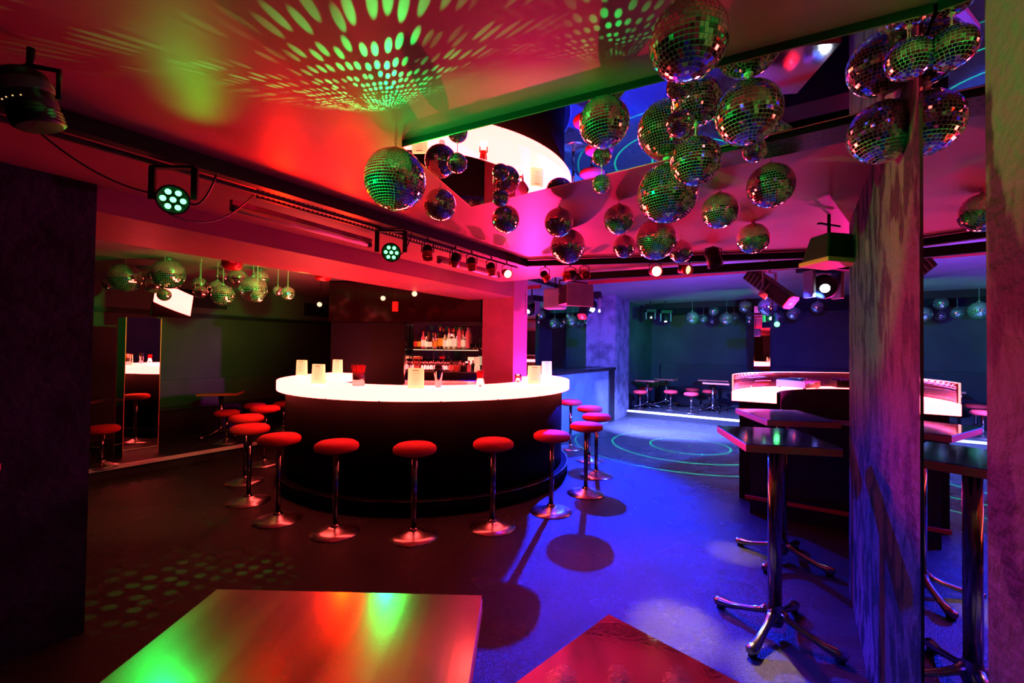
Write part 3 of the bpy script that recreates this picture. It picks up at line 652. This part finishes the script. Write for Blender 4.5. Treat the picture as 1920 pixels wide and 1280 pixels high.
t = thing('hanging_speaker', 'black round-backed lamp box hanging just beside the bar pillar', 'speaker', (.62, 6.3, 2.38), -.4)
b = B(); box(b, (0, 0, 0), (.30, .22, .30)); obj('cabinet', b, 'blueplaster', t, .03)
b = B(); cyl(b, (0, 0, .14), (0, 0, .57), .012, seg=8); obj('bracket', b, 'black', t)
b = B(); [bmesh.ops.create_icosphere(b, subdivisions=1, radius=.012, matrix=Matrix.Translation((0, 0, -.03*k))) for k in range(14)]
o = obj('hanging_chain', b, 'chrome'); o.location = (.20, 6.62, 2.55); tag(o, 'thin bead chain hanging at the right corner of the bar pillar', 'chain')

# ------------------------------------------------------------------ mirror balls
def ball_mesh(n, seed):
    rnd = random.Random(seed); bm = B()
    for f in bmesh.ops.create_uvsphere(bm, u_segments=32, v_segments=20, radius=.982)['verts']: pass
    for f in bm.faces: f.smooth = True; f.material_index = 1
    for i in range(n):
        l0, l1 = -PI/2 + PI*i/n, -PI/2 + PI*(i+1)/n; lm = (l0+l1)/2; h = (l1-l0)*.86
        k = max(3, int(round(2*n*math.cos(lm)))); wd = 2*PI/k*math.cos(lm)*.86; ph = rnd.random()*.6
        for j in range(k):
            a = 2*PI*(j+ph)/k
            nrm = Vector((math.cos(lm)*math.cos(a), math.cos(lm)*math.sin(a), math.sin(lm)))
            e = Vector((-math.sin(a), math.cos(a), 0)); u_ = nrm.cross(e)
            n2 = (nrm + e*rnd.gauss(0, .022) + u_*rnd.gauss(0, .022)).normalized()
            e2 = (e - n2*e.dot(n2)).normalized(); u2 = n2.cross(e2)
            c = nrm*1.0
            vs = [bm.verts.new(c + e2*sx*wd/2 + u2*sy*h/2) for sx, sy in ((-1, -1), (1, -1), (1, 1), (-1, 1))]
            bm.faces.new(vs).material_index = 0
    me = bpy.data.meshes.new('mirror_ball_%d' % n)
    bm.to_mesh(me); bm.free(); me.materials.append(M['tile']); me.materials.append(M['grout'])
    return me
BM = {n: ball_mesh(n, n) for n in (34, 26, 18, 13)}
def mirror_ball(loc, rad, label, group, top, n=None):
    t = thing('mirror_ball', label, 'disco ball', loc, group=group)
    if n is None: n = 34 if rad > .125 else 26 if rad > .075 else 18
    o = bpy.data.objects.new('mirrored_sphere', BM[n]); C.objects.link(o); o.parent = t; o.scale = (rad,)*3
    o.rotation_euler = (random.uniform(-.06, .06), random.uniform(-.06, .06), random.random()*6)
    b = B(); lathe(b, [(0, rad*1.0), (rad*.16, rad*.985), (rad*.12, rad*1.06), (0, rad*1.08)], 14); obj('cap', b, 'grout', t)
    z0 = rad*1.05; z1 = top-loc[2]
    b = B()
    if z1 - z0 > .012:
        k = max(1, int((z1-z0)/.014))
        for i in range(k):
            z = z0 + (z1-z0)*(i+.5)/k; h2 = (z1-z0)/k*.62; wv = .0045
            ring = [(wv*math.cos(a)*(1 if i % 2 else 0), wv*math.cos(a)*(0 if i % 2 else 1), z+h2*math.sin(a)) for a in [2*PI*q/8 for q in range(9)]]
            tube(b, ring, .0013, 5)
    else: cyl(b, (0, 0, z0-.01), (0, 0, max(z1, z0+.002)), .004, seg=8)
    obj('hanging_chain', b, 'grout', t)
    return t
G1 = 'mirror balls under the ceiling'; MZ = H-.030
balls = [
 ((-.527, 1.913, 2.391), .134, H, 'large green-sparkling mirror ball at the far left of the cluster, before the red ceiling'),
 ((-.398, 2.334, 2.421), .086, MZ, 'medium mirror ball right below the largest left one, at the corner of the ceiling mirror'),
 ((-.254, 1.918, 2.471), .044, MZ, 'tiny mirror ball right of the largest left one, under the ceiling mirror'),
 ((-.048, 2.581, 2.422), .082, MZ, 'mirror ball with a green star glint at the back edge of the ceiling mirror'),
 ((-.074, 2.353, 2.470), .046, MZ, 'tiny green mirror ball just above the one with the green star glint'),
 ((.285, 2.714, 2.446), .090, H, 'mirror ball under the magenta ceiling, overlapping the larger one behind it at centre'),
 ((.414, 3.28, 2.431), .130, H, 'larger dark mirror ball rimmed in pink, behind and below the centre pair'),
 ((.318, 1.534, 2.459), .088, H, 'green mirror ball hanging at the dark fascia above the bar reflection'),
 ((.433, 2.139, 2.471), .046, MZ, 'tiny green mirror ball straight below the one at the fascia'),
 ((.651, 2.680, 2.460), .092, H, 'mirror ball under the magenta ceiling, left of the big green pair'),
 ((.870, 3.400, 2.464), .090, H, 'small dark pink mirror ball left beside the large dark one above the bright lamp'),
 ((.721, 2.032, 2.389), .137, MZ, 'big green mirror ball low in the middle of the cluster'),
 ((.733, 1.746, 2.418), .097, MZ, 'green mirror ball touching the upper right of the big low green one'),
 ((.598, 1.560, 2.472), .048, MZ, 'tiny mirror ball above the middle of the cluster'),
 ((.422, 1.050, 2.409), .092, H, 'nearest mirror ball, cut by the top edge of the picture'),
 ((.759, 1.401, 2.426), .100, MZ, 'tall green-striped mirror ball right of the middle of the cluster'),
 ((.975, 1.75, 2.467), .047, H, 'tiny mirror ball tucked below the green-striped one'),
 ((.956, 2.900, 2.395), .137, H, 'large dark mirror ball directly above the bright lamp facing the viewer'),
 ((1.178, 2.470, 2.454), .100, H, 'dark mirror ball right of the big low green one, under the magenta ceiling'),
 ((1.222, 2.057, 2.442), .103, H, 'dark mirror ball with red rim hanging right under the perforated tray'),
 ((1.697, 3.064, 2.452), .107, H, 'rightmost low mirror ball under the magenta ceiling, apart from the cluster'),
 ((1.279, 3.300, 2.405), .085, H, 'small pink-rimmed mirror ball right above the second lit spotlight'),
 ((1.281, 1.501, 2.420), .104, MZ, 'wide multicoloured mirror ball hanging in front of the concrete pillar'),
 ((1.091, 1.192, 2.467), .055, MZ, 'small mirror ball highest at right, in front of the pillar reflection'),
]
for loc, rad, top, lb in balls: mirror_ball(loc, rad, lb, G1, top)
G2 = 'mirror balls above the left platform'
lb2 = ['leftmost', 'second from the left, large and reddish', 'third from the left, high', 'small one below the third', 'large dark teal', 'small one under the large dark teal',
 'fourth small one right of the teal', 'low one left of the middle', 'green-lit low one in the middle', 'high green one near the ceiling', 'middle-sized lowest',
 'one hidden behind the red lamp housing', 'high one right of the red lamp housing', 'large pale green right of the middle', 'small low one right of the large pale green', 'bright one with a green star glint', 'rightmost, standing apart']
left = [((-5.58, 6.0, 2.475), .088), ((-5.004, 5.6, 2.499), .180), ((-5.05, 6.15, 2.60), .11), ((-4.754, 5.75, 2.427), .105), ((-4.368, 5.5, 2.540), .185), ((-4.336, 5.4, 2.265), .075),
 ((-4.22, 5.85, 2.454), .1), ((-3.99, 5.55, 2.326), .080), ((-3.948, 5.8, 2.402), .108), ((-4.15, 6.2, 2.64), .085), ((-3.605, 5.4, 2.270), .130), ((-3.80, 6.0, 2.577), .125), ((-3.58, 6.15, 2.603), .115),
 ((-3.35, 5.6, 2.375), .165), ((-3.147, 5.35, 2.255), .075), ((-3.22, 5.95, 2.40), .066), ((-2.98, 5.75, 2.345), .090)]
for (loc, rad), lb in zip(left, lb2): mirror_ball(loc, rad, 'left platform mirror ball, ' + lb + ' in the row', G2, 2.75, 18 if rad < .15 else 26)
G3 = 'mirror balls before the far wall'
lb3 = ['leftmost', 'second from the left, flat and small', 'small high one left of the red glint', 'small low one below it', 'wide green one near the left', 'small green one right of the wide one',
 'tall violet', 'largest violet', 'small green one between the two violet ones', 'small one under the largest violet', 'one beside the red end plate of the long scanner', 'blue-lit one right of the red end plate', 'rightmost, under the blue star lamp', 'tiny one low left of the tall violet', 'tiny one low right of the tall violet']
far = [((3.564, 8.6, 2.306), .130), ((3.962, 9, 2.317), .088), ((4.079, 8.8, 2.468), .097), ((4.288, 9.3, 2.301), .075), ((4.17, 8.45, 2.280), .130), ((4.592, 9, 2.37), .095), ((4.40, 8.2, 2.50), .120), ((4.647, 7.9, 2.473), .160),
 ((4.858, 8.85, 2.37), .095), ((5.271, 9.2, 2.348), .088), ((4.98, 8.15, 2.30), .125), ((5.582, 8.6, 2.417), .125), ((5.625, 8.0, 2.487), .105), ((4.726, 9.35, 2.29), .088), ((4.98, 9.1, 2.30), .085)]
for (loc, rad), lb in zip(far, lb3):
    k = 1.0 if rad > .15 else 1.12 if loc[0] > 5.5 else 1.3
    loc = (loc[0]*k, loc[1]*k, 1.65+(loc[2]-1.65)*k); rad *= k
    mirror_ball(loc, rad, 'far mirror ball, ' + lb + ' in the row', G3, 2.95, 13 if rad < .1 else 18)

# ------------------------------------------------------------------ things on the bar
ZT = 1.235
def menu(x, y, rz, w_, h_, label):
    t = thing('menu_holder', label, 'menu', (x, y, ZT), rz, 'menu cards on the bar')
    b = B()
    for s in (-1, 1): mbox(b, Matrix.Translation((0, s*.018, h_/2)) @ Matrix.Rotation(s*.05, 4, 'X'), (w_, .004, h_))
    box(b, (0, 0, .004), (w_, .055, .006)); obj('card', b, 'card', t)
    b = B()
    for k in range(9):
        z = h_*(.90 - .085*k); ww = w_*(.42 if k == 0 else .34 + .1*((k*7) % 3))
        mbox(b, Matrix.Translation((0, -.0205 - .05*(h_/2-z), z)) @ Matrix.Rotation(-.05, 4, 'X'), (ww, .0012, .008 if k == 0 else .0022))
    obj('printed_lines', b, 'ink', t)
menu(-2.99, 6.20, -.25, .155, .215, 'leftmost glowing menu card on the left end of the bar')
menu(-2.16, 4.87, -.35, .155, .215, 'menu card second from the left on the bar, in front of the leftmost')
menu(-2.72, 6.80, -.2, .150, .21, 'rear menu card on the far left arm of the bar')
menu(-.97, 4.42, -.05, .155, .205, 'menu card in the middle of the bar, left of the shaker')
menu(.275, 5.25, .30, .155, .215, 'menu card at the right side of the bar, left of the pink one')
menu(.52, 6.45, .45, .150, .235, 'pink-white menu card at the right end of the bar')
def straws(x, y, label, perforated):
    t = thing('straw_cup', label, 'cup', (x, y, ZT))
    rr = .062 if perforated else .045; hh = .14 if perforated else .10
    b = B(); lathe(b, [(0, 0), (rr, 0), (rr, hh), (rr-.003, hh), (rr-.003, .005), (0, .005)], 28)
    obj('cup_body', b, 'steel' if perforated else 'glass', t)
    if perforated:
        b = B()
        for k in range(7):
            for j in range(24):
                a = 2*PI*j/24; z = .018+k*.017; q = Vector((math.cos(a), math.sin(a), 0))
                cyl(b, q*(rr-.001)+Vector((0, 0, z)), q*(rr+.0006)+Vector((0, 0, z)), .0035, seg=6)
        tag(obj('perforations', b, 'black', t), None, None, None, 'stuff')
    for k in range(26 if perforated else 20):
        a = k*2.399; q = (rr-.012)*math.sqrt((k+.5)/26)
        b = B(); cyl(b, (q*math.cos(a)*.6, q*math.sin(a)*.6, .008), (q*math.cos(a)*1.55, q*math.sin(a)*1.55, hh+.075+.006*(k % 3)), .0032, seg=6); obj('straw', b, 'straw', t)
straws(-1.63, 4.64, 'perforated metal cup full of red straws on the left of the bar front', True)
straws(-.33, 4.60, 'clear glass full of red straws on the bar, right of the shaker', False)
t = thing('cocktail_shaker', 'tall polished cocktail shaker with dark cap standing on the bar', 'shaker', (-.77, 4.58, ZT))
b = B(); lathe(b, [(0, 0), (.030, 0), (.034, .03), (.045, .14), (.046, .19), (.040, .20)], 28); obj('shaker_body', b, 'chrome', t)
b = B(); lathe(b, [(.042, .198), (.042, .215), (.030, .232), (0, .238)], 28); obj('cap', b, 'blackgloss', t)
t = thing('tumbler', 'dark red drinking glass beside the right menu cards', 'glass', (.08, 5.36, ZT))
b = B(); lathe(b, [(0, 0), (.032, 0), (.04, .10), (.037, .10), (.03, .006), (0, .006)], 20); obj('glass_body', b, 'glass', t)
b = B(); lathe(b, [(0, .008), (.029, .008), (.035, .07), (0, .07)], 20); obj('drink', b, 'redliquid', t)

# ------------------------------------------------------------------ bottles and glasses
def bottle(x, y, z, h, w_, body, label, lab=None, cap='black', shape=0):
    t = thing('bottle', label, 'bottle', (x, y, z), group='bottles on the back bar')
    s_ = .62 if shape == 0 else .5 if shape == 1 else .72
    b = B(); lathe(b, [(0, 0), (w_*.95, 0), (w_, .01), (w_, h*s_*.92), (w_*.8, h*(s_+.03)), (w_*.36, h*(s_+.14)), (w_*.30, h*.93), (w_*.34, h*.935), (w_*.34, h*.96), (0, h*.96)], 18); obj('bottle_glass', b, body, t)
    b = B(); lathe(b, [(w_*.33, h*.84), (w_*.40, h*.85), (w_*.40, h), (0, h)], 14); obj('cap', b, cap, t)
    if lab:
        b = B(); lathe(b, [(w_*1.02, h*.12), (w_*1.02, h*.48)], 20); obj('paper_label', b, lab, t)
BT = [(778, .24, .030, 'bottledark', 'foil', 'black', 0, 'small dark bottle with pink-red label, leftmost on the upper back bar shelf'),
 (784, .24, .032, 'bottledark', 'labelo', 'black', 0, 'dark bottle with orange label, second on the upper shelf'),
 (792.5, .29, .036, 'bottlefrost', 'labelw', 'foil', 0, 'tall orange-tinted bottle, third on the upper shelf'),
 (798, .24, .026, 'bottleclear', 'labelw', 'black', 2, 'slim bright bottle, fourth on the upper shelf'),
 (805, .23, .034, 'bottledark', 'labelw', 'black', 0, 'dark bottle with a bright white label, left of the champagne bottle'),
 (811, .27, .026, 'bottleclear', 'foil', 'foil', 1, 'slim reddish bottle close left of the champagne bottle'),
 (815, .26, .026, 'bottlefrost', 'labelo', 'foil', 1, 'narrow amber bottle touching the champagne bottle'),
 (824, .36, .044, 'bottledark', 'labelo', 'foil', 1, 'champagne bottle with orange foil neck and orange label'),
 (833, .29, .032, 'bottleclear', 'labelw', 'black', 0, 'bright clear bottle right of the champagne bottle'),
 (840.6, .35, .034, 'bottleclear', 'labelw', 'foil', 0, 'tall clear bottle with orange neck and glowing label'),
 (849.5, .34, .036, 'bottleclear', 'labelw', 'foil', 1, 'tall clear bottle with glowing label before the frosted ones'),
 (860, .36, .042, 'bottlefrost', None, 'grout', 2, 'frosted pink bottle with grey cap, left of the two alike'),
 (867, .31, .028, 'bottleclear', 'labelw', 'foil', 0, 'slim bottle between the two frosted pink bottles'),
 (875.7, .36, .042, 'bottlefrost', None, 'grout', 2, 'frosted pink bottle with grey cap, right of the two alike')]
for i, (px, h_, w_, body, lab, cap, shp, lb) in enumerate(BT):
    y = 7.17 + (.06 if i % 2 else 0); bottle((px-960)/815*y*1.0+.01, y, 1.636, h_, w_, body, lb, lab, cap, shp)
def tumbler_row(z, y, xs, label):
    base = None
    for i, x in enumerate(xs):
        if base is None:
            base = thing('glass', label, 'glass', (x, y, z), group=label + ', all alike')
            b = B(); lathe(b, [(0, 0), (.026, 0), (.03, .09), (.028, .09), (.024, .006), (0, .006)], 14); obj('glass_body', b, 'glass', base)
        else: dup(base, (x, y, z), label)
tumbler_row(1.636, 7.18, [-.665 + .062*i for i in range(3)], 'clear tumbler in the row at the right end of the upper shelf')
tumbler_row(1.266, 7.16, [-.80 + .062*i for i in range(5)], 'reddish tumbler in the row at the right end of the lower shelf')
base = None
for i in range(17):
    x = -1.70 + .05*i; y = 7.14 if i % 2 else 7.20
    if base is None:
        base = thing('wine_glass', 'stemmed glass in the long row on the lower back bar shelf', 'glass', (x, y, 1.266), group='stemmed glasses on the lower shelf')
        b = B(); lathe(b, [(0, 0), (.028, .001), (.028, .003), (.004, .008), (.004, .08), (.022, .105), (.029, .14), (.025, .19), (.0235, .19), (.027, .14), (.019, .108), (0, .095)], 16); obj('glass_body', b, 'glass', base)
    else: dup(base, (x, y, 1.266), 'stemmed glass in the long row on the lower back bar shelf')
bottle(-.985, 7.06, 1.266, .23, .030, 'bottleclear', 'clear bottle at the end of the row of stemmed glasses', 'foil', 'black', 2)
for x, rr, hh, lb, mt_ in ((-.90, .05, .14, 'glass jar of red liquid on the lower shelf', 'redliquid'), (-.79, .045, .15, 'glass jug with dark contents beside the red jar on the lower shelf', 'bottledark')):
    t = thing('jar', lb, 'jar', (x, 7.04, 1.266))
    b = B(); lathe(b, [(0, 0), (rr, 0), (rr, hh), (rr*.8, hh+.015), (rr*.76, hh+.015), (rr-.003, hh-.004), (rr-.003, .004), (0, .004)], 20); obj('jar_glass', b, 'glass', t)
    b = B(); lathe(b, [(0, .006), (rr-.006, .006), (rr-.006, hh*.8), (0, hh*.8)], 20); obj('contents', b, mt_, t)
bottle(-.69, 7.05, 1.266, .17, .036, 'bottlefrost', 'squat red-orange bottle on the lower shelf near the small card', None, 'foil', 0)
t = thing('menu_holder', 'small card standing at the right end of the lower back bar shelf', 'menu', (-.56, 7.05, 1.36), .1)
b = B(); box(b, (0, 0, .075), (.075, .006, .15)); box(b, (0, 0, -.045), (.09, .05, .095)); obj('card', b, 'labelw', t)
t = thing('gift_box', 'small red-purple box standing at the left end of the lower shelf', 'box', (-1.60, 7.31-.02, 1.39))
b = B(); box(b, (0, 0, .04), (.10, .03, .13)); box(b, (0, 0, -.075), (.08, .02, .10)); obj('carton', b, 'redliquid', t)

# ------------------------------------------------------------------ dj booth
DC = Vector((4.10, 4.00, 0))
t = thing('dj_booth', 'curved dj booth with glowing top and black front', 'dj booth', DC)
b = B(); arc_ring(b, (0, 0), 1.42, 1.86, 1.09, 1.20, 148, -20, 60); obj('booth_top', b, 'glowdj', t, .005)
b = B(); arc_ring(b, (0, 0), 1.385, 1.42, .0, 1.205, 148, -20, 60); obj('inner_panel', b, 'black', t)
b = B(); arc_ring(b, (0, 0), 1.42, 1.78, .0, 1.09, 148, -20, 60); obj('booth_body', b, 'black', t)
b = B(); arc_ring(b, (0, 0), 1.845, 1.855, 1.205, 1.385, 147.5, -20, 60); q = obj('acrylic_shield', b, 'shield', t)
b = B(); arc_ring(b, (0, 0), 1.843, 1.857, 1.385, 1.391, 147.5, -20, 60)
a = math.radians(147.5); box(b, (1.85*math.cos(a), 1.85*math.sin(a), 1.298), (.014, .014, .186), a); obj('shield_edge', b, 'shieldedge', t)
# black table-like cabinet standing before the booth
t = thing('dj_cabinet', 'black cabinet with a foot rail standing before the dj booth', 'cabinet')
c0 = Vector((2.46, 4.48)); c1 = Vector((2.46+.834*1.9, 4.48-.551*1.9)); dn = Vector((.551, .834))
b = B(); prism(b, [tuple(c0), tuple(c1), tuple(c1+dn*.35), tuple(c0+dn*.35)], 0, .98); obj('carcass', b, 'blackgloss', t)
b = B(); bar_between(b, (c0.x-.10, c0.y-.09, .2), (c1.x-.1, c1.y-.09, .2), .03, .03); obj('foot_rail', b, 'redmetal', t)
b = B(); [bar_between(b, (c0.x+(c1.x-c0.x)*k-.1, c0.y+(c1.y-c0.y)*k-.09, .2), (c0.x+(c1.x-c0.x)*k, c0.y+(c1.y-c0.y)*k+.03, .2), .02, .02) for k in (.1, .5, .9)]; obj('rail_bracket', b, 'black', t)
# CD player
t = thing('dj_player', 'silver-fronted dj cd player on the glowing booth', 'music player', (3.66, 5.56, 1.2), .5)
b = B(); box(b, (0, 0, .055), (.34, .36, .085)); obj('case', b, 'playersilver', t, .006)
b = B(); box(b, (0, .01, .103), (.30, .30, .012)); obj('top_plate', b, 'black', t, .003)
b = B(); lathe(b, [(0, .109), (.10, .109), (.10, .125), (.06, .128), (0, .128)], 30); obj('jog_wheel', b, 'blackgloss', t)
for sx in (-1, 1):
    for sy in (-1, 1):
        b = B(); cyl(b, (sx*.14, sy*.15, 0), (sx*.14, sy*.15, .02), .016, seg=12); obj('foot', b, 'black', t)
tx = bpy.data.curves.new('lettering', 'FONT'); tx.body = 'Pioneer'; tx.size = .042; tx.extrude = .0008; tx.align_x = 'CENTER'
to = bpy.data.objects.new('lettering', tx)
C.objects.link(to); bpy.context.view_layer.update()
me = bpy.data.meshes.new_from_object(to.evaluated_get(bpy.context.evaluated_depsgraph_get())); bpy.data.objects.remove(to)
o = bpy.data.objects.new('maker_lettering', me); C.objects.link(o); o.parent = t; o.location = (-.04, -.1815, .055); o.rotation_euler = (PI/2, 0, 0)
me.materials.clear(); me.materials.append(M['whiteprint'])
t = thing('dj_mixer', 'flat dark dj mixer with rows of knobs beside the player on the booth', 'mixer', (4.30, 5.60, 1.2), -.3)
b = B(); box(b, (0, 0, .06), (.32, .36, .09)); obj('case', b, 'black', t, .004)
for i in range(4):
    for k in range(4):
        b = B(); cyl(b, (-.11+.072*i, -.12+.07*k, .105), (-.11+.072*i, -.12+.07*k, .125), .010, seg=10); obj('knob', b, 'mat_purple', t)
